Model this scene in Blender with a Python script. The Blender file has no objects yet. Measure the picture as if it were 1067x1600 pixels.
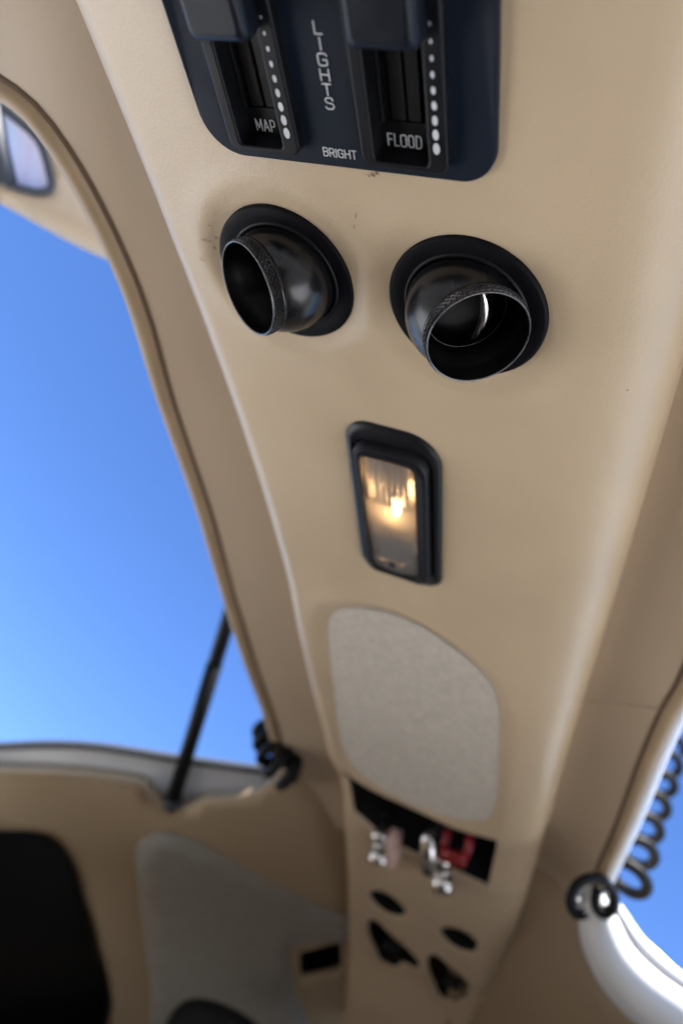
import bpy, bmesh, math, random
import numpy as np
from mathutils import Vector, Matrix
from mathutils.geometry import delaunay_2d_cdt
random.seed(7)
PI = math.pi
sc = bpy.context.scene
C = sc.collection

# ------------------------------------------------------------------ frame of the aircraft
# Axes of the cabin: X to starboard, Y aft, Z up through the roof.  One unit = width of the
# overhead console = 0.22 m.  The ceiling rises gently aft (PITCH) as the aircraft sits.
U = 0.22
PITCH = math.radians(26)
ca, sa = math.cos(PITCH), math.sin(PITCH)
M3 = Matrix(((1, 0, 0), (0, ca, -sa), (0, sa, ca)))          # cabin axes -> world
FPX = 1147.0
l_ = Vector((247, 700, FPX)).normalized()
t_ = Vector((-2833, -880, FPX)).normalized()
n_ = l_.cross(t_)
RC = Matrix((-t_, l_, n_))                                     # camera axes -> cabin axes

# ------------------------------------------------------------------ camera
cam_d = bpy.data.cameras.new('camera')
cam = bpy.data.objects.new('camera', cam_d); C.objects.link(cam)
right = M3 @ (RC @ Vector((1, 0, 0))); up = M3 @ (RC @ Vector((0, -1, 0))); back = M3 @ (RC @ Vector((0, 0, -1)))
mw = Matrix.Identity(4)
for i in range(3):
    mw[i][0], mw[i][1], mw[i][2] = right[i], up[i], back[i]
cam.matrix_world = mw
cam_d.sensor_fit = 'VERTICAL'; cam_d.sensor_height = 36; cam_d.sensor_width = 24
cam_d.lens = FPX / 1600 * 36
cam_d.clip_start = 0.01; cam_d.clip_end = 2000
cam_d.dof.use_dof = True
cam_d.dof.focus_distance = 0.290
cam_d.dof.aperture_fstop = 5.0
sc.camera = cam

# ------------------------------------------------------------------ sky, sun, exposure
SUN_EL = math.radians(52); SUN_AZ = math.radians(145)          # azimuth clockwise from +Y (aft)
world = bpy.data.worlds.new('World'); sc.world = world; world.use_nodes = True
nt = world.node_tree; bg = nt.nodes['Background']
sky = nt.nodes.new('ShaderNodeTexSky'); sky.sky_type = 'NISHITA'; sky.sun_disc = False
sky.sun_elevation = SUN_EL; sky.sun_rotation = SUN_AZ
sky.air_density = 1.0; sky.dust_density = 0.0; sky.ozone_density = 5.0
hs = nt.nodes.new('ShaderNodeHueSaturation'); hs.inputs['Saturation'].default_value = 1.15; hs.inputs['Hue'].default_value = .511
nt.links.new(sky.outputs[0], hs.inputs['Color']); nt.links.new(hs.outputs[0], bg.inputs[0]); bg.inputs[1].default_value = 0.062
sun_d = bpy.data.lights.new('sun', 'SUN'); sun_d.energy = 4.0; sun_d.angle = math.radians(0.5); sun_d.color = (1, .95, .88)
sun = bpy.data.objects.new('sun', sun_d); C.objects.link(sun)
sdir = Vector((math.sin(SUN_AZ) * math.cos(SUN_EL), math.cos(SUN_AZ) * math.cos(SUN_EL), math.sin(SUN_EL)))
sun.rotation_euler = sdir.to_track_quat('Z', 'Y').to_euler()
sc.view_settings.view_transform = 'Standard'; sc.view_settings.look = 'None'
sc.view_settings.gamma = 1; sc.view_settings.use_curve_mapping = False
sc.view_settings.exposure = 2.36
sc.render.engine = 'CYCLES'
sc.cycles.max_bounces = 8; sc.cycles.diffuse_bounces = 5
sc.cycles.caustics_reflective = False; sc.cycles.caustics_refractive = False
sc.cycles.sample_clamp_indirect = 6
try:
    sc.cycles.use_denoising = True
except Exception:
    pass

# ------------------------------------------------------------------ survey helpers
K = 0.056
def ray(px, py): return RC @ Vector((px - 533.0, py - 800.0, FPX))
def Zs(y, off=0.0): return 1.0 - K * y * y + off               # ceiling profile
def P(px, py, off=0.0):                                        # a point of the ceiling
    r = ray(px, py); a = K * r.y ** 2; b = r.z; c = -(1 + off)
    return r * ((-b + math.sqrt(b * b - 4 * a * c)) / (2 * a))
def PL(px, py, off=0.0):                                       # port rear lining plane
    r = ray(px, py); return r * ((3.46 + off) / (r.z - .47 * r.x + .67 * r.y))
def PR(px, py, off=0.0):                                       # starboard rear lining plane
    r = ray(px, py); return r * ((2.99 + off) / (r.z + .47 * r.x + .67 * r.y))
def PD(px, py, s): return ray(px, py) * s

# ------------------------------------------------------------------ object helpers
def thing(name, label=None, cat=None, o=(0, 0, 0), group=None, kind=None, rot=None):
    e = bpy.data.objects.new(name, None); C.objects.link(e)
    o = Vector(o); e['o'] = list(o)
    R = M3 @ rot if rot else M3
    e.matrix_world = Matrix.Translation(M3 @ (o * U)) @ R.to_4x4()
    e.empty_display_size = .02
    return tag(e, label, cat, group, kind)
def tag(o, label=None, cat=None, group=None, kind=None):
    if label: o['label'] = label
    if cat: o['category'] = cat
    if group: o['group'] = group
    if kind: o['kind'] = kind
    return o
def mesh_of(name, verts, faces, mat, smooth=True):
    me = bpy.data.meshes.new(name)
    me.from_pydata([tuple(v) for v in verts], [], faces)
    me.update()
    if smooth:
        me.polygons.foreach_set('use_smooth', [True] * len(me.polygons))
    me.materials.append(mat)
    return me
def top(name, verts, faces, mat, o=(0, 0, 0), smooth=True, **kw):     # verts in cabin units
    o = Vector(o)
    me = mesh_of(name, [(Vector(v) - o) * U for v in verts], faces, mat, smooth)
    ob = bpy.data.objects.new(name, me); C.objects.link(ob)
    ob.matrix_world = Matrix.Translation(M3 @ (o * U)) @ M3.to_4x4()
    return tag(ob, **kw)
def part(name, verts, faces, mat, parent, smooth=True, label=None, local=False):
    root = parent
    while root.parent: root = root.parent
    o = Vector((0, 0, 0)) if local else Vector(root.get('o', (0, 0, 0)))
    me = mesh_of(name, [(Vector(v) - o) * U for v in verts], faces, mat, smooth)
    ob = bpy.data.objects.new(name, me); C.objects.link(ob)
    ob.parent = parent
    if label: ob['label'] = label
    return ob
def autosmooth(ob, deg=35):
    me = ob.data
    bm = bmesh.new(); bm.from_mesh(me)
    bmesh.ops.recalc_face_normals(bm, faces=bm.faces)
    for e in bm.edges:
        if len(e.link_faces) == 2 and e.calc_face_angle(0) > math.radians(deg): e.smooth = False
    bm.to_mesh(me); bm.free()
    return ob
def bevel(ob, w, seg=3, ang=35):
    m = ob.modifiers.new('bevel', 'BEVEL'); m.width = w * U; m.segments = seg; m.limit_method = 'ANGLE'; m.angle_limit = math.radians(ang)
    m.harden_normals = False
    return ob
def solid(ob, t, off=1):
    m = ob.modifiers.new('thickness', 'SOLIDIFY'); m.thickness = t * U; m.offset = off
    return ob

def catmull(pts, n=8, closed=False):
    pts = [Vector(p) for p in pts]; out = []
    N = len(pts); rng = range(N if closed else N - 1)
    for i in rng:
        if closed: p0, p1, p2, p3 = pts[(i - 1) % N], pts[i], pts[(i + 1) % N], pts[(i + 2) % N]
        else: p0, p1, p2, p3 = pts[max(i - 1, 0)], pts[i], pts[i + 1], pts[min(i + 2, N - 1)]
        for k in range(n):
            t = k / n
            out.append(.5 * ((2 * p1) + (p2 - p0) * t + (2 * p0 - 5 * p1 + 4 * p2 - p3) * t * t + (3 * p1 - p0 - 3 * p2 + p3) * t ** 3))
    if not closed: out.append(pts[-1])
    return out
def resample(pts, n):
    pts = [Vector(p) for p in pts]
    d = [0]
    for a, b in zip(pts, pts[1:]): d.append(d[-1] + (b - a).length)
    out = []; j = 0
    for i in range(n):
        t = d[-1] * i / (n - 1)
        while j < len(d) - 2 and d[j + 1] < t: j += 1
        w = (t - d[j]) / max(d[j + 1] - d[j], 1e-9)
        out.append(pts[j].lerp(pts[j + 1], w))
    return out
def tube(pts, r, n=10, closed=False, cap=True, flat=1.0, flatdir=None):
    """swept tube; r number or list"""
    pts = [Vector(p) for p in pts]; N = len(pts)
    V = []; F = []; prev = None
    for i, p in enumerate(pts):
        if closed: d = pts[(i + 1) % N] - pts[i - 1]
        else: d = pts[min(i + 1, N - 1)] - pts[max(i - 1, 0)]
        d.normalize()
        if flatdir is not None:
            a = Vector(flatdir); a = (a - d * a.dot(d)).normalized()
        elif prev is None:
            a = d.orthogonal().normalized()
        else:
            a = (prev - d * prev.dot(d)).normalized()
        prev = a; b = d.cross(a)
        rr = r[i] if isinstance(r, (list, tuple)) else r
        for k in range(n):
            t = 2 * PI * k / n
            V.append(p + a * (math.cos(t) * rr * flat) + b * (math.sin(t) * rr))
    for i in range(N if closed else N - 1):
        i2 = (i + 1) % N
        for k in range(n):
            k2 = (k + 1) % n
            F.append((i * n + k, i * n + k2, i2 * n + k2, i2 * n + k))
    if cap and not closed:
        F.append(tuple(range(n - 1, -1, -1))); F.append(tuple((N - 1) * n + k for k in range(n)))
    return V, F
def join(*mf):
    V = []; F = []
    for v, f in mf:
        o = len(V); V += list(v); F += [tuple(i + o for i in q) for q in f]
    return V, F
def lathe(prof, n=64, closed_prof=False):
    """prof list of (r, z) -> about Z"""
    V = []; F = []; m = len(prof)
    for r, z in prof:
        for k in range(n):
            t = 2 * PI * k / n; V.append(Vector((r * math.cos(t), r * math.sin(t), z)))
    for i in range(m if closed_prof else m - 1):
        j = (i + 1) % m
        for k in range(n):
            k2 = (k + 1) % n
            F.append((i * n + k, i * n + k2, j * n + k2, j * n + k))
    return V, F
def rrect(x0, y0, x1, y1, r, n=8):
    """rounded rectangle, r scalar or four radii (x0y0, x1y0, x1y1, x0y1)"""
    rs = r if isinstance(r, (list, tuple)) else (r,) * 4
    out = []
    for (cx, cy, a0, rr) in ((x0 + rs[0], y0 + rs[0], PI, rs[0]), (x1 - rs[1], y0 + rs[1], 1.5 * PI, rs[1]), (x1 - rs[2], y1 - rs[2], 0, rs[2]), (x0 + rs[3], y1 - rs[3], .5 * PI, rs[3])):
        for k in range(n + 1):
            t = a0 + .5 * PI * k / n
            out.append((cx + rr * math.cos(t), cy + rr * math.sin(t)))
    return out
def prism(poly, z0, z1, zf=None):
    """closed 2D polygon -> solid between z0 and z1 (offsets added to zf(x,y))"""
    zf = zf or (lambda x, y: 0)
    n = len(poly)
    V = [Vector((x, y, zf(x, y) + z0)) for x, y in poly] + [Vector((x, y, zf(x, y) + z1)) for x, y in poly]
    F = [tuple(range(n)), tuple(range(2 * n - 1, n - 1, -1))]
    for i in range(n):
        j = (i + 1) % n; F.append((i, i + n, j + n, j))
    return V, F
def ringprism(outer, inner, z0, z1, zf=None):
    zf = zf or (lambda x, y: 0)
    n = len(outer); V = []
    for pl, z in ((outer, z0), (outer, z1), (inner, z1), (inner, z0)):
        V += [Vector((x, y, zf(x, y) + z)) for x, y in pl]
    F = []
    for a in range(4):
        b = (a + 1) % 4
        for i in range(n):
            j = (i + 1) % n
            F.append((a * n + i, a * n + j, b * n + j, b * n + i))
    return V, F
def in_poly(x, y, poly):
    c = False; n = len(poly); j = n - 1
    for i in range(n):
        xi, yi = poly[i]; xj, yj = poly[j]
        if (yi > y) != (yj > y) and x < (xj - xi) * (y - yi) / (yj - yi) + xi: c = not c
        j = i
    return c
def poly_dist(X, Y, poly):
    """numpy distance from points to a closed polyline"""
    p = np.array(poly); q = np.roll(p, -1, 0); best = np.full(X.shape, 1e9)
    for a, b in zip(p, q):
        d = b - a; L = max((d ** 2).sum(), 1e-12)
        t = np.clip(((X - a[0]) * d[0] + (Y - a[1]) * d[1]) / L, 0, 1)
        best = np.minimum(best, np.hypot(X - a[0] - t * d[0], Y - a[1] - t * d[1]))
    return best
def cdt_sheet(outer, holes, step, extra=None):
    """triangulated sheet inside outer minus holes -> verts2d, tris, and index loops of hole edges"""
    xs = [p[0] for p in outer]; ys = [p[1] for p in outer]
    pts = []; edges = []
    def loop(pl):
        o = len(pts); pts.extend(Vector(p) for p in pl); n = len(pl)
        edges.extend((o + i, o + (i + 1) % n) for i in range(n)); return list(range(o, o + n))
    loops = [loop(outer)] + [loop(h) for h in holes]
    y = min(ys); row = 0; cand = []
    while y < max(ys):
        st = step(y) if callable(step) else step
        x = min(xs) + (st / 2 if row % 2 else 0)
        while x < max(xs):
            cand.append((x, y, st)); x += st
        y += st * .87; row += 1
    cx = np.array([c[0] for c in cand]); cy = np.array([c[1] for c in cand]); cs = np.array([c[2] for c in cand])
    ok = np.ones(len(cand), bool)
    for pl in [outer] + holes: ok &= poly_dist(cx, cy, pl) > cs * .6
    for c, k in zip(cand, ok):
        if k and in_poly(c[0], c[1], outer) and not any(in_poly(c[0], c[1], h) for h in holes): pts.append(Vector((c[0], c[1])))
    v, e, f, ov, oe, of = delaunay_2d_cdt(pts, edges, [], 0, 1e-7)
    tris = []
    for t in f:
        x = sum(v[i].x for i in t) / len(t); y = sum(v[i].y for i in t) / len(t)
        if in_poly(x, y, outer) and not any(in_poly(x, y, h) for h in holes): tris.append(tuple(t))
    return v, tris, loops[1:], ov

# ------------------------------------------------------------------ materials
def mat(name, col, rough=.5, metal=0, spec=.5, bump=None, noise=None, coat=0, trans=0, ior=1.45, sheen=0):
    m = bpy.data.materials.new(name); m.use_nodes = True; N = m.node_tree.nodes; L = m.node_tree.links
    b = N['Principled BSDF']
    b.inputs['Base Color'].default_value = (*col, 1); b.inputs['Roughness'].default_value = rough
    b.inputs['Metallic'].default_value = metal; b.inputs['Specular IOR Level'].default_value = spec
    b.inputs['Coat Weight'].default_value = coat; b.inputs['Transmission Weight'].default_value = trans; b.inputs['IOR'].default_value = ior
    b.inputs['Sheen Weight'].default_value = sheen
    tc = N.new('ShaderNodeTexCoord')
    if noise:                                       # (scale, amount, roughness amount)
        n = N.new('ShaderNodeTexNoise'); n.inputs['Scale'].default_value = noise[0]; n.inputs['Detail'].default_value = 5
        L.new(tc.outputs['Object'], n.inputs['Vector'])
        mp = N.new('ShaderNodeMapRange'); mp.inputs[1].default_value = .3; mp.inputs[2].default_value = .7
        mp.inputs[3].default_value = 1 - noise[1]; mp.inputs[4].default_value = 1 + noise[1]
        L.new(n.outputs['Fac'], mp.inputs[0])
        mx = N.new('ShaderNodeVectorMath'); mx.operation = 'SCALE'; mx.inputs[0].default_value = col
        L.new(mp.outputs[0], mx.inputs['Scale']); L.new(mx.outputs[0], b.inputs['Base Color'])
        if len(noise) > 2:
            m2 = N.new('ShaderNodeMapRange'); m2.inputs[1].default_value = .3; m2.inputs[2].default_value = .7
            m2.inputs[3].default_value = rough - noise[2]; m2.inputs[4].default_value = rough + noise[2]
            L.new(n.outputs['Fac'], m2.inputs[0]); L.new(m2.outputs[0], b.inputs['Roughness'])
    if bump:                                        # list of (kind, scale, height in metres, strength)
        prev = None
        for kind, s, h, st in bump:
            if kind == 'noise':
                t = N.new('ShaderNodeTexNoise'); t.inputs['Scale'].default_value = s; t.inputs['Detail'].default_value = 3; out = t.outputs['Fac']
            else:
                t = N.new('ShaderNodeTexVoronoi'); t.inputs['Scale'].default_value = s; t.feature = 'SMOOTH_F1'; out = t.outputs['Distance']
            L.new(tc.outputs['Object'], t.inputs['Vector'])
            bn = N.new('ShaderNodeBump'); bn.inputs['Distance'].default_value = h; bn.inputs['Strength'].default_value = st
            L.new(out, bn.inputs['Height'])
            if prev: L.new(prev.outputs[0], bn.inputs['Normal'])
            prev = bn
        L.new(prev.outputs[0], b.inputs['Normal'])
    return m
BEIGE = (.56, .435, .29)
m_vinyl = mat('beige_vinyl', BEIGE, .37, spec=.5, bump=[('noise', 28, .0012, .35), ('voronoi', 1100, .00014, .7)], noise=(16, .05, .07))
for _m in (m_vinyl,):
    _b = _m.node_tree.nodes['Principled BSDF']; _b.inputs['Coat Weight'].default_value = .3; _b.inputs['Coat Roughness'].default_value = .38
m_liner = mat('beige_lining', (.46, .365, .262), .48, spec=.4, bump=[('noise', 22, .002, .3), ('voronoi', 1100, .00014, .4)], noise=(9, .04, .05))
m_rear = mat('rear_lining', (.38, .29, .19), .55, spec=.35, bump=[('noise', 10, .004, .4)], noise=(6, .05))
m_bead = mat('seal_bead', (.36, .265, .165), .42, spec=.4, noise=(30, .08), bump=[('noise', 60, .001, .3)])
m_crease_shade = mat('seal_gap_shade', (.12, .08, .05), .8)  # dark brown that paints the shade between lining and bead
m_fabric = mat('speaker_cloth', (.53, .485, .405), .95, spec=.1, sheen=.2, noise=(170, .13), bump=[('noise', 900, .0004, .6)])
m_fabric2 = mat('grey_side_cloth', (.27, .25, .215), .95, spec=.1, sheen=.2, noise=(120, .08), bump=[('noise', 500, .0006, .5)])
m_navy = mat('navy_faceplate', (.0055, .011, .022), .55, spec=.25, noise=(60, .08, .06), bump=[('noise', 2600, .00004, .5)])
m_blackpl = mat('black_plastic', (.005, .0055, .007), .45, spec=.28, noise=(80, .15, .08), bump=[('noise', 1500, .00006, .4)])
m_knob = mat('knob_plastic', (.006, .008, .014), .4, spec=.35, noise=(60, .1, .06), bump=[('noise', 1800, .00005, .4)])
m_flange = mat('matt_black_flange', (.004, .004, .006), .55, spec=.15, noise=(90, .15, .06))
m_ball = mat('gloss_black_ball', (.006, .006, .007), .24, spec=.6, noise=(45, .2, .06))
m_bore = mat('bore_black', (.003, .003, .003), .4, spec=.2)
m_ring = mat('knurled_black_metal', (.05, .05, .052), .25, metal=.6, spec=.6, noise=(100, .2, .08))
m_rim = mat('worn_rim', (.16, .155, .15), .28, metal=.8, noise=(120, .25, .08))
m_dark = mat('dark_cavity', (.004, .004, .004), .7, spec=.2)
m_track = mat('slider_track', (.010, .009, .009), .5, spec=.3, noise=(150, .2, .08))
m_print = mat('white_print', (.62, .64, .66), .6, spec=.2, noise=(400, .08))
m_rubber = mat('black_rubber', (.004, .0043, .005), .55, spec=.25, noise=(90, .15))
m_bezel = mat('bezel_plastic', (.007, .0075, .010), .42, spec=.35, noise=(120, .1, .06))
m_white = mat('white_paint', (.78, .79, .8), .22, spec=.5, coat=.4, noise=(12, .02))
m_seal = mat('grey_seal', (.05, .055, .065), .6)
m_chrome = mat('nickel_plug', (.7, .68, .66), .2, metal=1, noise=(90, .08, .05))
m_pink = mat('pale_plug_sleeve', (.72, .50, .44), .25, noise=(90, .08))
m_red = mat('red_clip', (.22, .004, .010), .35, spec=.5, noise=(120, .1))
m_reflect = mat('lamp_reflector', (.72, .70, .68), .28, metal=.85, noise=(40, .06, .05), bump=[('noise', 160, .0006, .4)])
m_stain = mat('brown_glue', (.42, .28, .13), .6)
m_smudge = mat('dark_smudge', (.24, .17, .10), .7)
m_carpet = mat('dark_carpet', (.05, .045, .04), .95, noise=(30, .2))
m_apron = mat('asphalt_apron', (.10, .098, .095), .9, noise=(.6, .12))
m_seat = mat('dark_leather', (.014, .013, .012), .75, spec=.2, noise=(20, .1))
m_pane = bpy.data.materials.new('milky_pane'); m_pane.use_nodes = True  # pale translucent pane with pinkish streaks
N = m_pane.node_tree.nodes; L = m_pane.node_tree.links; b = N['Principled BSDF']
b.inputs['Base Color'].default_value = (.86, .80, .86, 1); b.inputs['Roughness'].default_value = .25
tr = N.new('ShaderNodeBsdfTranslucent'); tr.inputs[0].default_value = (.92, .86, .90, 1)
mixn = N.new('ShaderNodeMixShader'); mixn.inputs[0].default_value = .9
tc = N.new('ShaderNodeTexCoord'); wv = N.new('ShaderNodeTexNoise'); wv.inputs['Scale'].default_value = 6
mpn = N.new('ShaderNodeMapping'); mpn.inputs['Scale'].default_value = (14, 1, 1)
L.new(tc.outputs['Object'], mpn.inputs[0]); L.new(mpn.outputs[0], wv.inputs['Vector'])
cr = N.new('ShaderNodeValToRGB'); cr.color_ramp.elements[0].color = (.92, .68, .66, 1); cr.color_ramp.elements[1].color = (1, .93, .88, 1)
cr.color_ramp.elements[0].position = .35; cr.color_ramp.elements[1].position = .65
L.new(wv.outputs['Fac'], cr.inputs[0]); L.new(cr.outputs[0], tr.inputs[0])
L.new(b.outputs[0], mixn.inputs[1]); L.new(tr.outputs[0], mixn.inputs[2]); L.new(mixn.outputs[0], N['Material Output'].inputs[0])
m_rib = mat('frosted_grey_plastic', (.62, .61, .62), .3, spec=.6, trans=.35, noise=(200, .08))
def glass_mat(name, col, rough, ior=1.3):
    m = bpy.data.materials.new(name); m.use_nodes = True; N = m.node_tree.nodes; L = m.node_tree.links
    N.remove(N['Principled BSDF'])
    tr = N.new('ShaderNodeBsdfTransparent'); tr.inputs[0].default_value = (*col, 1)
    tl = N.new('ShaderNodeBsdfTranslucent'); tl.inputs[0].default_value = (.8, .78, .76, 1)
    gl = N.new('ShaderNodeBsdfGlossy'); gl.inputs['Roughness'].default_value = rough
    df = N.new('ShaderNodeBsdfDiffuse'); df.inputs[0].default_value = (.55, .53, .52, 1)
    fr = N.new('ShaderNodeFresnel'); fr.inputs[0].default_value = 1.5
    a = N.new('ShaderNodeMixShader'); a.inputs[0].default_value = .30
    b2 = N.new('ShaderNodeMixShader'); b2.inputs[0].default_value = .20
    c = N.new('ShaderNodeMixShader')
    L.new(tr.outputs[0], a.inputs[1]); L.new(tl.outputs[0], a.inputs[2])
    L.new(a.outputs[0], b2.inputs[1]); L.new(df.outputs[0], b2.inputs[2])
    L.new(fr.outputs[0], c.inputs[0]); L.new(b2.outputs[0], c.inputs[1]); L.new(gl.outputs[0], c.inputs[2])
    L.new(c.outputs[0], N['Material Output'].inputs[0]); return m
m_lens = glass_mat('ribbed_clear_lens', (.93, .92, .9), .12)
m_bulb = bpy.data.materials.new('lit_bulb'); m_bulb.use_nodes = True
b = m_bulb.node_tree.nodes['Principled BSDF']; b.inputs['Base Color'].default_value = (.9, .8, .6, 1)
b.inputs['Emission Color'].default_value = (1, .58, .24, 1); b.inputs['Emission Strength'].default_value = 9

# ================================================================== SETTING
GZ = -2.05
g = bpy.data.objects.new('ground', mesh_of('ground', [(-400, -400, GZ), (400, -400, GZ), (400, 400, GZ), (-400, 400, GZ)], [(0, 1, 2, 3)], m_apron, False))
C.objects.link(g); tag(g, 'grey asphalt apron under the aircraft', 'ground', kind='structure')

for x0, x1, wd in ((-26, -2.98, 'left'), (1.98, 25, 'right')):
    w = top('wing', *prism(rrect(x0, -.6, x1, 5.2, .3, 4), -4.9, -4.3), m_white, o=(x1 if x0 < -3 else x0, 2, -4.6), smooth=False, label='white %s wing below the cabin door' % wd, cat='wing', kind='structure')
# ------------------------------------------------------------------ overhead console
_ky = np.linspace(-2.2, 6.4, 431); _w = np.hanning(41); _w /= _w.sum()
_kl = np.convolve(np.interp(_ky, [-1.4, .5, 1.1, 2.1, 2.7, 3.15, 3.45, 4.1, 5.0, 5.6], [-1.125, -1.115, -1.092, -1.038, -1.012, -.972, -.91, -.875, -.83, -.81]), _w, 'same')
_kr = np.convolve(np.interp(_ky, [-1.4, .9, 2.0, 2.7, 3.2, 3.7, 4.1, 4.6, 5.2, 5.6], [-.03, -.012, .0, .0, .012, .02, .03, .05, .07, .08]), _w, 'same')
def side_l(y): return float(np.interp(y, _ky, _kl))
def side_r(y): return float(np.interp(y, _ky, _kr))
RL, RR_ = .085, .16                                       # edge roundings port / starboard
VENTS = [(-.772, .985), (-.388, .988)]
GRILLE = [(x, y) for x, y in catmull([Vector(p) for p in [(-.872, 2.50), (-.855, 2.33), (-.79, 2.225), (-.64, 2.155), (-.50, 2.165), (-.36, 2.245), (-.262, 2.36), (-.228, 2.52), (-.203, 2.80), (-.183, 3.06), (-.196, 3.20), (-.27, 3.275), (-.42, 3.325), (-.58, 3.335), (-.74, 3.295), (-.84, 3.19), (-.868, 3.0), (-.872, 2.75)]], 4, True)]
POCKET = [tuple(p) for p in [(-.866, 3.31), (-.80, 3.350), (-.65, 3.388), (-.46, 3.392), (-.25, 3.365), (-.133, 3.335), (-.120, 3.45), (-.094, 3.80), (-.335, 3.785), (-.52, 3.80), (-.655, 3.79), (-.822, 3.70), (-.85, 3.48)]]
def lozenge(cx, cy, w, h): return [(cx + w * math.cos(t) * (abs(math.cos(t)) ** .1), cy + h * math.sin(t)) for t in [2 * PI * k / 24 for k in range(24)]]
SLOTS = [lozenge(-.607, 4.335, .108, .095), lozenge(-.205, 4.335, .108, .095)]
def wing(cx, cy): return [tuple(p) for p in catmull([Vector((cx + a, cy + b)) for a, b in [(-.155, -.13), (-.10, -.165), (0, -.10), (.10, -.06), (.165, .01), (.155, .085), (.07, .10), (.04, .175), (-.05, .19), (-.10, .10), (-.15, .0)]], 3, True)]
WINGS = [wing(-.55, 4.70), wing(-.19, 4.73)]
def circ(cx, cy, r, n=48): return [(cx + r * math.cos(2 * PI * k / n), cy + r * math.sin(2 * PI * k / n)) for k in range(n)]
LAMP = rrect(-.66, 1.42, -.47, 1.90, .03, 5)
BEZ = [(-.797, .30, -.660, .706), (-.547, .30, -.402, .708)]
SLIDE = [rrect(-.792, .31, -.665, .7035, .01, 3), rrect(-.542, .31, -.407, .7055, .01, 3)]
HOLES = [circ(vx, vy, .130) for vx, vy in VENTS] + [GRILLE, POCKET] + SLOTS + WINGS + [LAMP] + SLIDE
def sst(x): x = np.clip(x, 0, 1); return x * x * (3 - 2 * x)
def relief(X, Y):
    X = np.asarray(X, float); Y = np.asarray(Y, float); h = np.zeros(np.broadcast(X, Y).shape)
    for vx, vy in VENTS:                                  # moulded dish round each vent
        d = np.hypot(X - vx, (Y - vy))
        h = h + .006 * (1 - sst((d - .150) / .05)) - .004 * np.exp(-((d - .205) / .03) ** 2)
    h = h + .012 * (1 - sst(poly_dist(X, Y, LAMP) / .11)) * 0
    dg = poly_dist(X, Y, GRILLE); h = h + .014 * np.exp(-(dg / .022) ** 2) - .010 * np.exp(-((dg - .06) / .03) ** 2)
    dp = poly_dist(X, Y, POCKET); h = h + .012 * np.exp(-(dp / .03) ** 2)
    for s in SLOTS + WINGS: h = h + .012 * np.exp(-(poly_dist(X, Y, s) / .03) ** 2)
    h = h + .03 * sst((Y - 3.36) / .06)
    h = h + .012 * sst((.30 - np.abs(Y - .5)) / .06 - .0) * 0
    xm = -.53; h = h + .010 * ((X - xm) / .45) ** 2
    return h
def zface(x, y, off=0.0): return float(Zs(y) + relief(np.array([x]), np.array([y]))[0] + off)
YS = [-1.4 + .025 * i for i in range(281)]                 # stations
console = thing('overhead_console', 'long beige vinyl overhead console running aft along the cabin ceiling', 'console', (-.53, 1.5, Zs(1.5)))
fl = [(side_l(y) + RL, y) for y in YS]; fr = [(side_r(y) - RR_, y) for y in YS]
outer = fl + [(x, YS[-1]) for x in np.linspace(fl[-1][0], fr[-1][0], 30)[1:-1]] + fr[::-1] + [(x, YS[0]) for x in np.linspace(fr[0][0], fl[0][0], 30)[1:-1]]
v2, tris, hl, ov = cdt_sheet(outer, HOLES, lambda y: .018 if .6 < y < 1.4 else (.026 if y < 3.6 else .04))
vx = np.array([v.x for v in v2]); vy = np.array([v.y for v in v2]); vz = 1 - K * vy ** 2 + relief(vx, vy)
V = [Vector(p) for p in zip(vx, vy, vz)]
F = [t if (Vector((V[t[1]] - V[t[0]])).cross(V[t[2]] - V[t[0]])).z < 0 else t[::-1] for t in tris]
def weld(ob, d=1e-5):
    bm = bmesh.new(); bm.from_mesh(ob.data); bmesh.ops.remove_doubles(bm, verts=bm.verts, dist=d * U)
    bm.to_mesh(ob.data); bm.free(); ob.data.polygons.foreach_set('use_smooth', [True] * len(ob.data.polygons))
# rounded shoulders and side walls as strips
def shoulder(port):
    SV = []; SF = []; rows = 0
    ys = YS
    for y in ys:
        xe = side_l(y) if port else side_r(y); r = RL if port else RR_; sg = -1 if port else 1
        fx = xe - sg * r
        z0 = zface(fx, y)
        row = []
        n = 12
        for k in range(n + 1):
            a = .5 * PI * k / n
            hr = r if port else r * .8
            row.append(Vector((fx + sg * r * math.sin(a), y, z0 + hr * (1 - math.cos(a)))))
        for q in (.03, .06, .10, .14, .2):
            row.append(Vector((xe + sg * q * .12, y, z0 + hr + q)))
        if not SV: rows = len(row)
        SV += row
    for i in range(len(ys) - 1):
        for k in range(rows - 1):
            f = (i * rows + k, i * rows + k + 1, (i + 1) * rows + k + 1, (i + 1) * rows + k)
            SF.append(f if port else f[::-1])
    return SV, SF
# skirts turning up into each opening
sk = []
for hp, hi in zip(HOLES, hl):
    n = len(hp); idx = [ov.index([i]) if [i] in ov else None for i in hi]
    SV = []; SF = []
    for (x, y) in hp: SV.append(Vector((x, y, zface(x, y))))
    cxm = sum(p[0] for p in hp) / n; cym = sum(p[1] for p in hp) / n
    for dz, sh in ((.003, .003), (.008, .004), (.014, .005)):
        for (x, y) in hp:
            d = Vector((cxm - x, cym - y)).normalized() * sh
            SV.append(Vector((x + d.x, y + d.y, zface(x, y) + dz)))
    for r_ in range(3):
        for i in range(n):
            j = (i + 1) % n; SF.append((r_ * n + i, r_ * n + j, (r_ + 1) * n + j, (r_ + 1) * n + i))
    sk.append((SV, SF))
shell = part('shell', *join((V, F), shoulder(True), shoulder(False), *sk), m_vinyl, console)
weld(shell, 5e-5)
bm = bmesh.new(); bm.from_mesh(shell.data); bmesh.ops.recalc_face_normals(bm, faces=bm.faces); bm.to_mesh(shell.data); bm.free()
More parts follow.
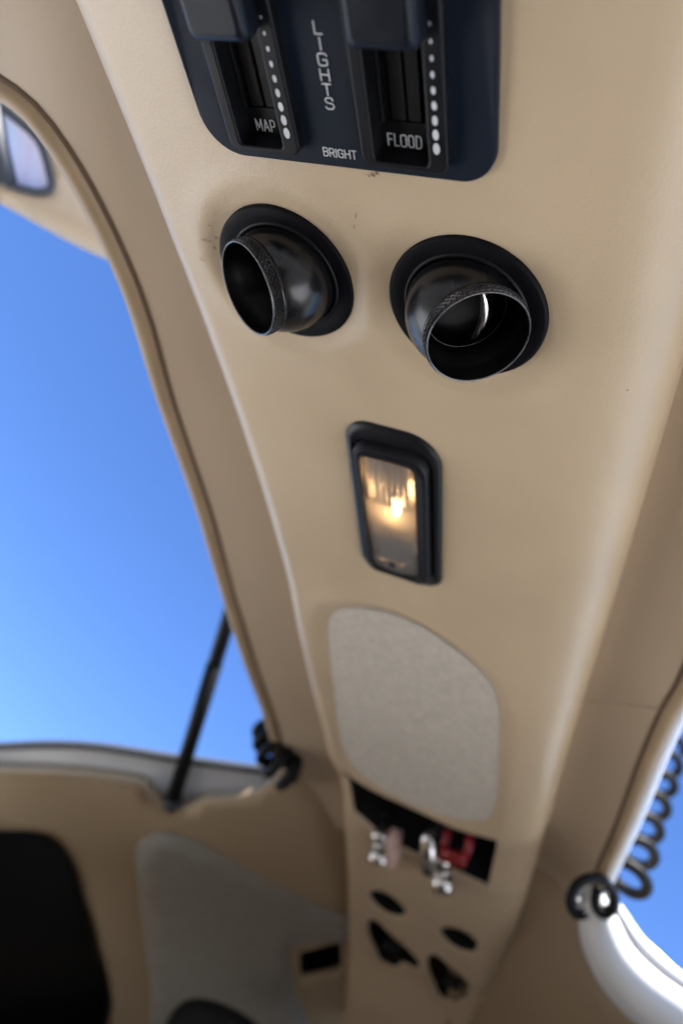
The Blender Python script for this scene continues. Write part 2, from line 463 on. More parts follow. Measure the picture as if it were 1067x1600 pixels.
# speaker cloth, recessed and following the ceiling
gv, gt, _, _ = cdt_sheet([(x, y) for x, y in GRILLE], [], .03)
grille = part('speaker_grille', [Vector((v.x, v.y, zface(v.x, v.y) * 0 + Zs(v.y) + .016 + .010 * ((v.x + .53) / .35) ** 2 - .006)) for v in gv], gt, m_fabric, console, label='oval pale grey cloth speaker cover')
# dark boxes behind openings
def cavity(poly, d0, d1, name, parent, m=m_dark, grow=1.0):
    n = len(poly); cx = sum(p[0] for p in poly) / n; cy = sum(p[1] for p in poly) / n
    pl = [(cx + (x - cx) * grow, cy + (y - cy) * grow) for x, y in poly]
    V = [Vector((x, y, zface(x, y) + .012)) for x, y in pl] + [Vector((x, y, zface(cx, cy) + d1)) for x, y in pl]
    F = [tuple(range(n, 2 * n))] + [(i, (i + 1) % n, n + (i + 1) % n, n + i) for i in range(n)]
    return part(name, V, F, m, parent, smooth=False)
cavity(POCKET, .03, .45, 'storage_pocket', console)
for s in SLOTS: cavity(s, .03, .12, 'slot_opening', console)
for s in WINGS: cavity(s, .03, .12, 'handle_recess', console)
# slim catches in the two lower recesses
for cx_, cy_ in ((-.55, 4.70), (-.19, 4.73)):
    bx = prism(rrect(cx_ - .05, cy_ - .03, cx_ + .04, cy_ + .09, .02, 3), .02, .08, lambda x, y: Zs(cy_))
    part('catch', *bx, m_blackpl, console)
# small marks on the vinyl
def blot(name, px, py, w, h, m, ang=0, off=-.0015):
    c = P(px, py); n = 12; pts = []
    for k in range(n):
        t = 2 * PI * k / n; rr = random.uniform(.6, 1.1)
        dx, dy = w * math.cos(t) * rr, h * math.sin(t) * rr
        pts.append((c.x + dx * math.cos(ang) - dy * math.sin(ang), c.y + dx * math.sin(ang) + dy * math.cos(ang)))
    V = [Vector((x, y, zface(x, y) + off)) for x, y in pts]
    return part(name, V, [tuple(range(n))], m, console)
for px, py, w, h in ((325, 356, .006, .002), (317, 378, .008, .0022), (325, 381, .007, .002), (333, 377, .003, .004), (313, 408, .009, .0018), (331, 392, .003, .005)):
    blot('glue_mark', px, py, w, h, m_stain, .2)
for px, py, w, h in ((582, 272, .005, .004), (589, 270, .004, .003), (576, 274, .003, .002), (556, 336, .0012, .006), (554, 352, .0012, .006), (977, 615, .003, .0015)):
    blot('scuff_mark', px, py, w, h, m_smudge, .3)

# ------------------------------------------------------------------ headliner strips, roof, door seals
LS = [(-120, 60), (-60, 85), (0, 118), (60, 165), (125, 255), (185, 370), (230, 480), (270, 620), (300, 710), (330, 800), (355, 890), (372, 950), (400, 1040), (425, 1110), (440, 1160)]
OFFS = .12
lsd = [P(px, py, OFFS) for px, py in LS]
front = lsd[0] + Vector((-.9, -.12, .03)); lsd = [front + Vector((-1, -.05, -.05)), front] + lsd + [lsd[-1] + Vector((.02, .30, -.10)), lsd[-1] + Vector((.05, .6, -.17))]
ls = resample(catmull(lsd, 6), 120)
RS = [(1300, 420), (1230, 600), (1150, 810), (1067, 1040), (1030, 1110), (1000, 1180), (960, 1290), (925, 1372)]
rsd = [P(px, py, OFFS) for px, py in RS]
rsd = [Vector((2.2, .45, 1.0)), Vector((1.2, .5, 1.08)), Vector((.40, .75, 1.10))] + rsd + [rsd[-1] + Vector((.01, .3, -.12))]
rs = resample(catmull(rsd, 6), 120)
def strip(edge, port):
    V = []; F = []; n = len(edge); m = 12
    for i, e in enumerate(edge):
        yin = -1.4 + (edge[-1].y + 1.4) * i / (n - 1) * 1.0
        if e.y > 1.0: pass
        # stations advance with the seal once past the front corner
        t = i / (n - 1); yin = (1 - t) ** 2 * -1.4 + (1 - (1 - t) ** 2) * e.y if e.y < 1.2 else e.y
        xin = (side_l(yin) + .012) if port else (side_r(yin) - .012)
        a = Vector((xin, yin, Zs(yin) + .17))
        for k in range(m + 1):
            q = k / m; p = a.lerp(e, q)
            p.z = (Zs(p.y) + (.17 if port else .19) * (1 - q) ** 1.0 + OFFS * q + .012 * math.sin(PI * q)) if abs(e.x + .5) < 1.0 else p.z
            V.append(p)
    for i in range(n - 1):
        for k in range(m):
            f = (i * (m + 1) + k, i * (m + 1) + k + 1, (i + 1) * (m + 1) + k + 1, (i + 1) * (m + 1) + k)
            F.append(f if port else f[::-1])
    return V, F
for port, edge in ((True, ls), (False, rs)):
    h = top('headliner', *strip(edge, port), m_liner, o=edge[60], label='beige vinyl ceiling lining %s the console' % ('left of' if port else 'right of'), cat='ceiling', kind='structure')
# seam across the starboard lining
sm = thing('lining_seam', 'thin stitched seam across the right ceiling lining', 'seam', P(960, 1100, .14))
a, b_ = P(893, 1092, .165), P(1028, 1108, OFFS + .002)
part('stitching', *tube([a, a.lerp(b_, .5) + Vector((0, 0, -.002)), b_], .0025, 6), m_liner, sm)
def offset_curve(c, dx, dz):
    out = []
    for i, p in enumerate(c):
        d = (c[min(i + 1, len(c) - 1)] - c[max(i - 1, 0)]); s = Vector((d.y, -d.x, 0)).normalized()
        out.append(p + s * dx + Vector((0, 0, dz)))
    return out
for port, edge in ((True, ls), (False, rs)):
    sg = -1 if port else 1
    wd = 'left' if port else 'right'
    t = thing('door_seal', 'brown rubber edge bead round the %s door opening' % wd, 'door seal', edge[60])
    part('crease_shade', *tube(offset_curve(edge, sg * .004, .004), .010, 8), m_crease_shade, t)  # shade of the gap, drawn as a dark tube
    part('bead', *tube(offset_curve(edge, sg * (.036 if port else .030), .006), .031 if port else .025, 16), m_bead, t)
    part('lip', *tube(offset_curve(edge, sg * (.062 if port else .050), .022), .010, 8), m_liner, t)
# roof skin above it all (white, keeps the sun out of the cabin)
def roof_sheet():
    V = []; F = []; xs = np.linspace(-1.315, .30, 16); ys = np.linspace(-3.7, 4.4, 48)
    for y in ys:
        for x in xs:
            V.append(Vector((x, y, Zs(max(y, 0) * .97) - .28 * max(-y - 1.3, 0) ** 2 + .30 - .13 * abs((x + .5) / .8) ** 3)))
    n = len(xs)
    for i in range(len(ys) - 1):
        for k in range(n - 1): F.append((i * n + k, i * n + k + 1, (i + 1) * n + k + 1, (i + 1) * n + k))
    return V, F
rf = top('roof', *roof_sheet(), m_white, o=(-.5, 2, 1.1), label='white painted outer roof skin of the cabin', cat='roof', kind='structure')
solid(rf, .03)
# white painted door flange along the starboard seal
e2 = [p for p in rs if p.y > 1.6]
a1 = offset_curve(e2, .050, .025); a2 = offset_curve(e2, .078, .05)
V = a1 + a2; n = len(a1)
fl_ = top('door_flange', V, [(i, i + 1, n + i + 1, n + i) for i in range(n - 1)], m_white, o=a1[0], label='narrow white painted flange outside the right door seal', cat='door frame', kind='structure')
solid(fl_, .01)

# ------------------------------------------------------------------ rear cabin, port side
def onplane(fn, pts, off=0): return [fn(px, py, off) for px, py in pts]
def panel_px(fn, outer_px, holes_px, step, off=0, bulge=None):
    v, t, hl, ov = cdt_sheet(outer_px, holes_px, step)
    V = [fn(p.x, p.y, off + (bulge(p.x, p.y) if bulge else 0)) for p in v]
    return V, t
JL = [(-160, 1212), (-60, 1203), (0, 1204), (60, 1205), (120, 1208), (180, 1215), (222, 1224), (238, 1242), (254, 1260), (272, 1267), (296, 1262), (320, 1252), (370, 1248), (408, 1236), (432, 1215), (446, 1185)]
jl = [tuple(p) for p in catmull([Vector(p) for p in JL], 4)]
OPEN = [tuple(p) for p in catmull([Vector(p) for p in [(-140, 1300), (-40, 1297), (40, 1299), (78, 1312), (105, 1345), (125, 1405), (148, 1490), (166, 1560), (160, 1610), (130, 1660), (60, 1680), (-140, 1680)]], 4, True)]
PORT = [(463, 1487), (470, 1481), (528, 1466), (537, 1470), (538, 1512), (532, 1520), (474, 1532), (464, 1528)]
outL = jl + [(470, 1150), (600, 1150), (640, 1700), (-160, 1700)]
rl = thing('rear_side_panel', 'dark beige moulded lining beside the rear baggage bay on the left', 'side panel', PL(250, 1350))
body = part('lining', *panel_px(PL, outL, [OPEN, PORT], 22, bulge=lambda x, y: -.05 * math.exp(-((y - 1255) / 30) ** 2) * 0 + .06 * math.sin(x / 90)), m_rear, rl)
body.data.polygons.foreach_set('use_smooth', [True] * len(body.data.polygons))
solid(body, .05, 1)
part('edge_trim', *tube(catmull([PL(px, py, .02) for px, py in JL], 4), .020, 12), m_rear, rl)
ridge = [(-60, 1256), (60, 1240), (150, 1240), (230, 1262), (300, 1290), (400, 1285), (470, 1262)]
CL = [(212, 1345), (222, 1322), (262, 1312), (330, 1332), (430, 1382), (520, 1430), (560, 1440), (575, 1470), (470, 1475), (455, 1490), (462, 1545), (480, 1600), (500, 1690), (250, 1690), (238, 1560), (225, 1450)]
cl = part('cloth_insert', *panel_px(PL, [tuple(p) for p in catmull([Vector(p) for p in CL], 3, True)], [], 26, off=-.06), m_fabric2, rl, label='grey cloth insert')
solid(cl, .06, 1)
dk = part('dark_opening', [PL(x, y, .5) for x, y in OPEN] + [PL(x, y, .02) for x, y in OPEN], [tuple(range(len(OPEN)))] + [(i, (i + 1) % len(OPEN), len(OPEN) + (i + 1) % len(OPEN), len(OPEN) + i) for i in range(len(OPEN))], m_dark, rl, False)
def boxed(pl, d, fn, m, name, par):
    n = len(pl); V = [fn(x, y, 0) for x, y in pl] + [fn(x, y, d) for x, y in pl]
    return part(name, V, [tuple(range(n, 2 * n))] + [(i, (i + 1) % n, n + (i + 1) % n, n + i) for i in range(n)], m, par, False)
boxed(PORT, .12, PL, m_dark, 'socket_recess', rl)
part('recess_bezel', *tube([PL(x, y, -.02) for x, y in PORT], .022, 8, closed=True), m_rear, rl)
# white outer flange of the door frame behind it
SL = [(-160, 1178), (-60, 1170), (0, 1169), (80, 1166), (160, 1170), (260, 1185), (330, 1195), (400, 1204), (440, 1206), (470, 1200)]
slc = catmull([Vector(p) for p in SL], 5); low = [(p.x, p.y + 110) for p in slc]
nn = len(slc)
V = [PL(p.x, p.y, .13) for p in slc] + [PL(x, y, .10) for x, y in low]
wf = thing('door_frame', 'white painted door frame with dark rubber seal at the left rear', 'door frame', PL(250, 1200), kind='structure')
fz = part('flange', V, [(i, i + 1, nn + i + 1, nn + i) for i in range(nn - 1)], m_white, wf); solid(fz, .03)
part('weather_seal', *tube([PL(p.x, p.y - 3, .12) for p in slc], .024, 8), m_seal, wf)

# ------------------------------------------------------------------ rear cabin, starboard side
JR = [(905, 1330), (912, 1370), (911, 1400), (914, 1435), (922, 1470), (946, 1522), (985, 1565), (1024, 1598), (1080, 1640), (1160, 1690)]
jr = [tuple(p) for p in catmull([Vector(p) for p in JR], 4)]
outR = jr + [(1160, 1760), (700, 1760), (720, 1290)]
rr = thing('rear_side_panel', 'dark beige moulded lining behind the right door opening', 'side panel', PR(880, 1500))
bR = part('lining', *panel_px(PR, outR, [], 22, bulge=lambda x, y: .04 * math.sin((x + y) / 70)), m_rear, rr); solid(bR, .05, -1)
part('edge_trim', *tube(catmull([PR(px, py, .0) for px, py in JR], 4), .022, 12), m_rear, rr)
def PRF(px, py, k):                                      # forward-facing painted door flange: upright plane Y = 3.72 - k
    r = ray(px, py); return r * ((3.76 + k) / (r.y + .25 * r.x + .35 * r.z))
IN = [(900, 1380), (905, 1430), (912, 1480), (938, 1535), (975, 1580), (1015, 1610), (1075, 1655), (1160, 1700)]
OUT = [(935, 1380), (955, 1418), (964, 1432), (987, 1477), (1022, 1513), (1067, 1546), (1120, 1580), (1190, 1620)]
OUT2 = [(945, 1370), (962, 1405), (975, 1424), (1004, 1464), (1034, 1494), (1067, 1521), (1120, 1556), (1190, 1592)]
i_, o_, o2 = (resample(catmull([Vector(p).to_3d() for p in q], 5), 60) for q in (IN, OUT, OUT2))
wr = thing('door_frame', 'bright sunlit white door frame at the lower right', 'door frame', PRF(985, 1530, 0), kind='structure')
V = [PRF(p.x, p.y, 0) for p in i_] + [PRF((p.x + q.x) / 2, (p.y + q.y) / 2, -.02) for p, q in zip(i_, o_)] + [PRF(p.x, p.y, 0) for p in o_]
F = [(r_ * 60 + i, r_ * 60 + i + 1, (r_ + 1) * 60 + i + 1, (r_ + 1) * 60 + i) for i in range(59) for r_ in range(2)]
x1 = part('flange', V, F, m_white, wr); solid(x1, .03, 0)
V = [PRF(p.x, p.y, .03) for p in o_] + [PRF(p.x, p.y, .05) for p in o2]
x2 = part('outer_skin', V, [(i, i + 1, 61 + i, 60 + i) for i in range(59)], m_white, wr); solid(x2, .03, 0)
part('weather_seal', *tube([PRF(p.x, p.y, .0) for p in o_], .016, 8), m_seal, wr)

# cabin floor and aft bulkhead (unseen, added to enclose the cabin and darken the aft)
def slab(name, pts, m, **kw): 
    n = len(pts); return solid(top(name, pts, [tuple(range(n))], m, o=pts[0], smooth=False, **kw), .1, 0)
slab('cabin_floor', [(-2.9, -2, -4.6), (1.9, -2, -4.6), (1.9, 9, -6.0), (-2.9, 9, -6.0)], m_carpet, label='dark carpeted cabin floor', cat='floor', kind='structure')
slab('rear_bulkhead', [(-3.9, 7.5, -1.2), (2.6, 7.5, -1.2), (2.6, 7.5, -6), (-3.9, 7.5, -6)], m_rear, label='beige bulkhead closing the rear of the cabin', cat='wall', kind='structure')
slab('cabin_wall', [(-3.9, 4.0, -1.2), (-3.9, 7.5, -1.9), (-3.9, 7.5, -6), (-3.9, 4.0, -5.5)], m_rear, label='rear cabin side wall on the left', cat='wall', kind='structure')
slab('cabin_wall', [(1.95, 4.0, -.6), (1.95, 7.5, -1.9), (1.95, 7.5, -6), (1.95, 4.0, -5.5)], m_rear, label='rear cabin side wall on the right', cat='wall', kind='structure')
slab('added_fuselage_side', [(-2.95, -2, -2.3), (-2.95, 1.6, -2.2), (-2.95, 2.3, -1.3), (-2.95, 3.2, -1.0), (-2.95, 4.2, -1.0), (-2.95, 4.2, -5.5), (-2.95, -2, -5)], m_rear, label='unseen left cabin side below the door sill, raised aft to block light', cat='wall', kind='structure')  # out of view; sill raised towards the rear to block light
slab('added_fuselage_side', [(1.95, -2, -2.3), (1.95, 1.6, -2.2), (1.95, 2.3, -1.3), (1.95, 3.2, -.9), (1.95, 4.2, -.9), (1.95, 4.2, -5.5), (1.95, -2, -5)], m_rear, label='unseen right cabin side below the door sill, raised aft to block light', cat='wall', kind='structure')
slab('added_instrument_panel', [(-2.95, -2.4, -1.0), (1.95, -2.4, -1.0), (1.95, -2, -4.8), (-2.95, -2, -4.8)], m_seat, label='unseen dark instrument panel added at the front of the cabin to block light', cat='instrument panel', kind='structure')  # out of view; added and raised to cut light from ahead
for sx, wd in ((-1.6, 'left'), (.55, 'right')):  # unseen seats added to block light from the aft cabin
    pr = [(1.75, -3.3), (1.95, -1.05), (2.05, -.84), (2.22, -.80), (2.36, -.95), (2.45, -3.3)]
    n = len(pr); V = [Vector((sx + dx, y, z)) for dx in (-.98, .98) for y, z in pr]
    F = [tuple(range(n)), tuple(range(2 * n - 1, n - 1, -1))] + [(i, i + n, (i + 1) % n + n, (i + 1) % n) for i in range(n)]
    st_ = thing('added_front_seat', 'unseen dark leather front seat added on the %s side to shade the aft cabin' % wd, 'seat', (sx, 2, -3))
    bk = part('backrest', V, F, m_seat, st_, False); autosmooth(bk); bevel(bk, .08, 4)
    cu = part('cushion', *prism(rrect(sx - .85, -.2, sx + .85, 1.9, .2, 5), -3.9, -3.2), m_seat, st_, False); bevel(cu, .08, 4)
rb_ = thing('added_rear_bench', 'unseen dark leather rear bench added across the cabin to cut bounced light', 'seat', (-.5, 5, -4))  # unseen dark bench added to reduce bounce from the floor
bb = part('backrest', *prism(rrect(-2.9, 5.6, 1.9, 6.1, .2, 4), -5, -2.0), m_seat, rb_, False)
bc = part('cushion', *prism(rrect(-2.9, 4.0, 1.9, 5.6, .2, 4), -4.4, -3.7), m_seat, rb_, False)
# top of a dark seat at the lower edge
V = []; F = []
nu, nv = 24, 10
c0 = PL(355, 1640, -.55)
for i in range(nu + 1):
    for k in range(nv + 1):
        a = PI * i / nu; b2 = PI * (k / nv)
        V.append(c0 + Vector((-.40 * math.cos(a) * (math.sin(b2) ** .5), .18 * math.cos(b2), .25 * math.sin(a) ** .6 * math.sin(b2) ** .5 - .06)))
for i in range(nu):
    for k in range(nv): F.append((i * (nv + 1) + k, i * (nv + 1) + k + 1, (i + 1) * (nv + 1) + k + 1, (i + 1) * (nv + 1) + k))
top('seat_headrest', V, F, m_seat, o=c0, label='dark rounded headrest top in front of the grey cloth insert', cat='headrest')

# ================================================================== DIMMER PANEL
def zpl(x, y): return Zs(y) + .012
dp = thing('light_dimmer_panel', 'navy blue lights panel with two black sliders and white lettering', 'control panel', (-.597, .5, zpl(0, .5)))
PLATE = rrect(-.862, -.15, -.334, .731, (.03, .03, .055, .075), 10)
def plate_sheet():
    v, t, hl, ov = cdt_sheet(PLATE, SLIDE, .03)
    return [Vector((p.x, p.y, zpl(p.x, p.y) - .022)) for p in v], t
pv, pt = plate_sheet()
fp = part('face_plate', pv, pt, m_navy, dp, smooth=False)
bm = bmesh.new(); bm.from_mesh(fp.data); bmesh.ops.recalc_face_normals(bm, faces=bm.faces)
if sum(f.normal.z for f in bm.faces) > 0: bmesh.ops.reverse_faces(bm, faces=bm.faces)
bm.to_mesh(fp.data); bm.free()
solid(fp, .02, -1); bevel(fp, .0035, 2, 50)
# glyphs as rounded strokes, cap height 1, x right, y up
def arc(cx, cy, rx, ry, a0, a1, n=6): return [(cx + rx * math.cos(math.radians(a0 + (a1 - a0) * k / n)), cy + ry * math.sin(math.radians(a0 + (a1 - a0) * k / n))) for k in range(n + 1)]
def boxo(w): 
    r = .2
    return arc(w - r, 1 - r, r, r, 90, 0) + arc(w - r, r, r, r, 0, -90) + arc(r, r, r, r, -90, -180) + arc(r, 1 - r, r, r, 180, 90) + [(w - r, 1)]
G = {
 'M': (.72, [[(0, 0), (0, 1), (.36, .25), (.72, 1), (.72, 0)]]),
 'A': (.66, [[(0, 0), (.33, 1), (.66, 0)], [(.12, .32), (.54, .32)]]),
 'P': (.56, [[(0, 0), (0, 1)] + arc(.36, .72, .2, .28, 90, -90) + [(0, .44)]]),
 'F': (.50, [[(0, 0), (0, 1), (.5, 1)], [(0, .52), (.44, .52)]]),
 'L': (.46, [[(0, 1), (0, 0), (.46, 0)]]),
 'O': (.60, [boxo(.60)]),
 'D': (.58, [[(0, 0), (0, 1)] + arc(.32, .72, .26, .28, 90, 0) + arc(.32, .28, .26, .28, 0, -90) + [(0, 0)]]),
 'B': (.56, [[(0, 0), (0, 1)] + arc(.34, .77, .2, .23, 90, -90) + [(0, .54)], [(.34, .54)] + arc(.34, .27, .22, .27, 90, -90) + [(0, 0)]]),
 'R': (.58, [[(0, 0), (0, 1)] + arc(.36, .74, .2, .26, 90, -90) + [(0, .48)], [(.32, .48), (.58, 0)]]),
 'I': (.0, [[(0, 0), (0, 1)]]),
 'G': (.60, [arc(.4, .8, .2, .2, 0, 90) + arc(.2, .8, .2, .2, 90, 180) + arc(.2, .2, .2, .2, 180, 270) + arc(.4, .2, .2, .2, 270, 360) + [(.6, .5), (.34, .5)]]),
 'H': (.58, [[(0, 0), (0, 1)], [(.58, 0), (.58, 1)], [(0, .52), (.58, .52)]]),
 'T': (.56, [[(0, 1), (.56, 1)], [(.28, 1), (.28, 0)]]),
 'S': (.56, [arc(.36, .78, .2, .22, 10, 90) + arc(.2, .77, .2, .23, 90, 270) + arc(.36, .26, .2, .26, 90, -90) + arc(.2, .22, .2, .22, 270, 190)]),
}
def stroke_text(s, x, y, h, zf, ext=1.0, gap=.2, w=.068, vertical=False, pitch=0):
    """x,y of lower-left of first letter on the plate; letters rise towards -Y"""
    MF = []
    cx = x; cy = y
    for ch in s:
        adv, strokes = G[ch]
        ox = cx - adv * h * ext / 2 if vertical else cx
        for st in strokes:
            pts = [Vector((ox + a * h * ext, cy - b * h, 0)) for a, b in st]
            dense = []
            for p, q in zip(pts, pts[1:]):
                dense.append(p)
            dense.append(pts[-1])
            for p in dense: p.z = zf(p.x, p.y)
            # mitre-free ribbons: one flat stadium per segment
            for p, q in zip(dense, dense[1:]):
                d = (q - p); L_ = d.length
                if L_ < 1e-6: continue
                d.normalize(); s_ = Vector((-d.y, d.x, 0)); r = w * h
                V = []
                for k in range(7):
                    t = -PI / 2 + PI * k / 6; V.append(q + d * (math.cos(t) * r) + s_ * (math.sin(t) * r))
                for k in range(7):
                    t = PI / 2 + PI * k / 6; V.append(p + d * (math.cos(t) * r) + s_ * (math.sin(t) * r))
                MF.append((V, [tuple(range(14))]))
        if vertical: cy += pitch
        else: cx += (adv * ext + gap) * h
    # stack overlapping strokes by a hair so no faces are coplanar
    out = []
    for i, (V, F) in enumerate(MF):
        out.append(([v + Vector((0, 0, -.00004 * (i % 40))) for v in V], F))
    return join(*out)
zp = lambda x, y: zpl(x, y) - .0232
zb = lambda x, y: zpl(x, y) + .0035
part('lettering', *stroke_text('LIGHTS', -.600, .5275, .0165, zp, ext=1.5, vertical=True, pitch=.0213), m_print, dp, False)
part('lettering', *stroke_text('BRIGHT', -.626, .7115, .0135, zp, ext=1.1, gap=.26), m_print, dp, False)
for i, (x0, y0, x1, y1) in enumerate(BEZ):
    out_ = rrect(x0, y0, x1, y1, .016, 6); inn = rrect(x0 + .022, y0 + .02, x1 - .032, y1 - .009, .008, 6)
    z_ = lambda x, y: zpl(x, y)
    bz = part('slider_bezel', *ringprism(out_, inn, .03, -.042, z_), m_blackpl, dp); autosmooth(bz, 40); bevel(bz, .004, 3)
    xa, xb = x0 + .014, x1 - .024
    # recessed bed with label shelf
    bed = part('slider_bed', *prism(rrect(xa, y0 + .012, xb, y1 - .004, .004, 2), .03, .002 + .001, z_), m_dark, bz, False)
    shelf = part('label_shelf', *prism(rrect(xa + .004, y1 - .052, xb - .004, y1 - .008, .004, 2), .02, -.004, z_), m_blackpl, bz, False)
    cxm = (xa + xb) / 2
    for dx0, dx1 in ((-.026, -.0025), (.0025, .024)):
        r = part('slider_rail', *prism(rrect(cxm + dx0, y0 + .02, cxm + dx1, y1 - .054, .003, 2), .01, -.006, z_), m_track, bz, False); bevel(r, .002, 2)
    r = part('side_rail', *prism(rrect(xa + .004, y0 + .02, xa + .016, y1 - .05, .003, 2), .01, -.010, z_), m_blackpl, bz, False); bevel(r, .002, 2)
    word = ('MAP', 'FLOOD')[i]
    zsh = lambda x, y: zpl(x, y) - .0052
    part('lettering', *stroke_text(word, cxm - (.026 if i == 0 else .036), y1 - .014, .0185, zsh, ext=.80, gap=.22), m_print, bz, False)
    # brightness dots on the starboard rim of the bezel
    D = []
    for k in range(9):
        yy = .667 - .0212 * k; rr2 = max(.0090 - .00085 * k, .002)
        xx = x1 - .0165
        D.append(([Vector((xx + rr2 * .62 * math.cos(t), yy + rr2 * math.sin(t), zpl(xx, y0) + (zpl(xx, y1) - zpl(xx, y0)) * (yy + rr2 * math.sin(t) - y0) / (y1 - y0) - .0428)) for t in [2 * PI * q / 16 for q in range(16)]], [tuple(range(16))]))
    part('dot_scale', *join(*D), m_print, bz, False)
    # knob: stem and flared block
    ky0, ky1 = .30, .516
    kx0, kx1 = (x0 + .016, x0 + .120) if i == 0 else (x0 + .022, x0 + .128)
    base = rrect(kx0 + .022, ky0 + .02, kx1 - .022, ky1 - .015, .01, 4)
    topp = rrect(kx0, ky0, kx1, ky1, .014, 4)
    mid = rrect(kx0 - .0, ky0 - .0, kx1 + .0, ky1 + .0, .014, 4); cap_ = rrect(kx0 + .008, ky0 + .01, kx1 - .008, ky1 - .012, .012, 4)
    n = len(base); V = []
    for pl, z in ((base, .0), (base, -.035), (mid, -.050), (mid, -.078), (cap_, -.092)):
        V += [Vector((x, y, zpl(x, y) + z)) for x, y in pl]
    F = [(a * n + i2, a * n + (i2 + 1) % n, (a + 1) * n + (i2 + 1) % n, (a + 1) * n + i2) for a in range(4) for i2 in range(n)] + [tuple(range(4 * n, 5 * n))]
    kb = part('slider_knob', V, F, m_knob, dp); autosmooth(kb, 30); bevel(kb, .006, 3, 25)

# ================================================================== AIR VENTS
def vent(x, y, axis, label):
    zc = Zs(y) + .004
    nrm = Vector((0, -2 * K * y, -1)).normalized()                  # points down into the cabin
    rot = nrm.to_track_quat('Z', 'Y').to_matrix()
    t = thing('air_vent', label, 'air vent', (x, y, zc), rot=rot, group='round black air vents on the console')
    # local frame: +Z towards the cabin, units of console width
    R = .153
    fl_ = part('flange', *lathe([(R, -.03), (R, .001), (R - .002, .004), (R - .006, .0055), (.130, .004), (.120, .003), (.118, -.03)], 96), m_flange, t, local=True)
    autosmooth(fl_, 50)
    part('socket', *lathe([(.118, -.03), (.125, -.09), (.0, -.092)], 64), m_dark, t, local=True)
    part('collar', *lathe([(.1215, .0), (.1205, .005), (.117, .007), (.1135, .006), (.1125, .002), (.1125, -.03)], 96), m_blackpl, t, local=True)
    rb = .112
    # ball, its own object turned towards where the nozzle points
    a = rot.transposed() @ Vector(axis).normalized()
    q = a.to_track_quat('Z', 'Y')
    th0 = math.acos(.060 / rb)
    prof = [(rb * math.sin(s), rb * math.cos(s)) for s in np.linspace(math.asin(.093 / rb) , PI * .93, 40)]
    ball = part('ball', *lathe(prof, 96), m_ball, t, local=True)
    ball.rotation_mode = 'QUATERNION'; ball.rotation_quaternion = q; ball.location = (0, 0, .001 * U)
    zb0 = rb * math.cos(math.asin(.093 / rb))
    # nozzle
    noz = part('nozzle', *lathe([(.0935, zb0 - .004), (.0955, zb0 + .001), (.0955, zb0 + .006), (.091, zb0 + .008)], 96), m_ball, ball, local=True)
    # knurled grip ring: little pyramids cut by two crossing helices
    n_, rows = 448, 21
    V = []; F = []
    z0_, z1_ = zb0 + .006, zb0 + .025
    for j in range(rows):
        for i in range(n_):
            u = i / n_ * 56; v = (j / (rows - 1)) * 2.0
            tri = lambda s: abs((s % 1) - .5) * 2
            hgt = min(tri(u + v), tri(u - v))
            edge = min(1, min(j, rows - 1 - j) / 1.5)
            r = .0920 + .0048 * (1 - hgt * 1.0) * edge
            tt = 2 * PI * i / n_
            V.append(Vector((r * math.cos(tt), r * math.sin(tt), z0_ + (z1_ - z0_) * j / (rows - 1))))
    for j in range(rows - 1):
        for i in range(n_): F.append((j * n_ + i, j * n_ + (i + 1) % n_, (j + 1) * n_ + (i + 1) % n_, (j + 1) * n_ + i))
    part('grip_ring', V, F, m_ring, ball, local=True, smooth=False)
    part('rim', *lathe([(.0925, z1_), (.0935, z1_ + .001), (.0938, z1_ + .003), (.0932, z1_ + .0045), (.0920, z1_ + .0047), (.0905, z1_ + .003)], 96), m_rim, ball, local=True)
    part('bore', *lathe([(.0905, z1_ + .003), (.0895, z1_ - .01), (.0860, z0_ - .02), (.083, z0_ - .022), (.083, -.03), (.060, -.05), (.0, -.052)], 96), m_bore, ball, local=True)
    # butterfly flap inside, its reflected highlight painted in bright nickel
    lu = q.to_matrix().transposed() @ (rot.transposed() @ (RC @ Vector((-.08, -1, 0)))); lu.z = 0; lu.normalize(); ls_ = Vector((lu.y, -lu.x, 0))
    V = []; F = []
    for k in range(13):
        f_ = -1 + 2 * k / 12; w_ = .011 * math.sqrt(max(1 - f_ * f_, .02))
        for sx in (-1, 0, 1):
            V.append(lu * (.055 * f_ + .006) + ls_ * (sx * w_ + .012 + .014 * (1 - f_ * f_)) + Vector((0, 0, .035 - .010 * f_ * f_ + (.003 if sx == 0 else 0))))
    for k in range(12):
        for j in range(2): F.append((k * 3 + j, k * 3 + j + 1, k * 3 + j + 4, k * 3 + j + 3))
    fp_ = part('flap_highlight', V, F, m_chrome, ball, local=True); solid(fp_, .004, 0)
    part('inner_ring', *tube([Vector((.074 * math.cos(t_), .074 * math.sin(t_), .008)) for t_ in [2 * PI * k / 48 for k in range(48)]], .0013, 6, closed=True), m_ring, ball, local=True)
    return t
tocam = lambda x, y: Vector((-x, -y, -Zs(y))).normalized()
def img_dir(x, y, dx, dy):                                           # direction across the view, as seen
    v = RC @ Vector((dx, dy, 0)); w = tocam(x, y); return (v - w * v.dot(w)).normalized()
ax1 = tocam(-.77, .97) * .48 + img_dir(-.77, .97, -.94, .34) * .88
ax2 = tocam(-.38, .97) * .80 + img_dir(-.38, .97, .42, .90) * .60
vent(*VENTS[0], ax1, 'round black air vent with its nozzle turned towards the left door')
vent(*VENTS[1], ax2, 'round black air vent with its open nozzle facing the camera')

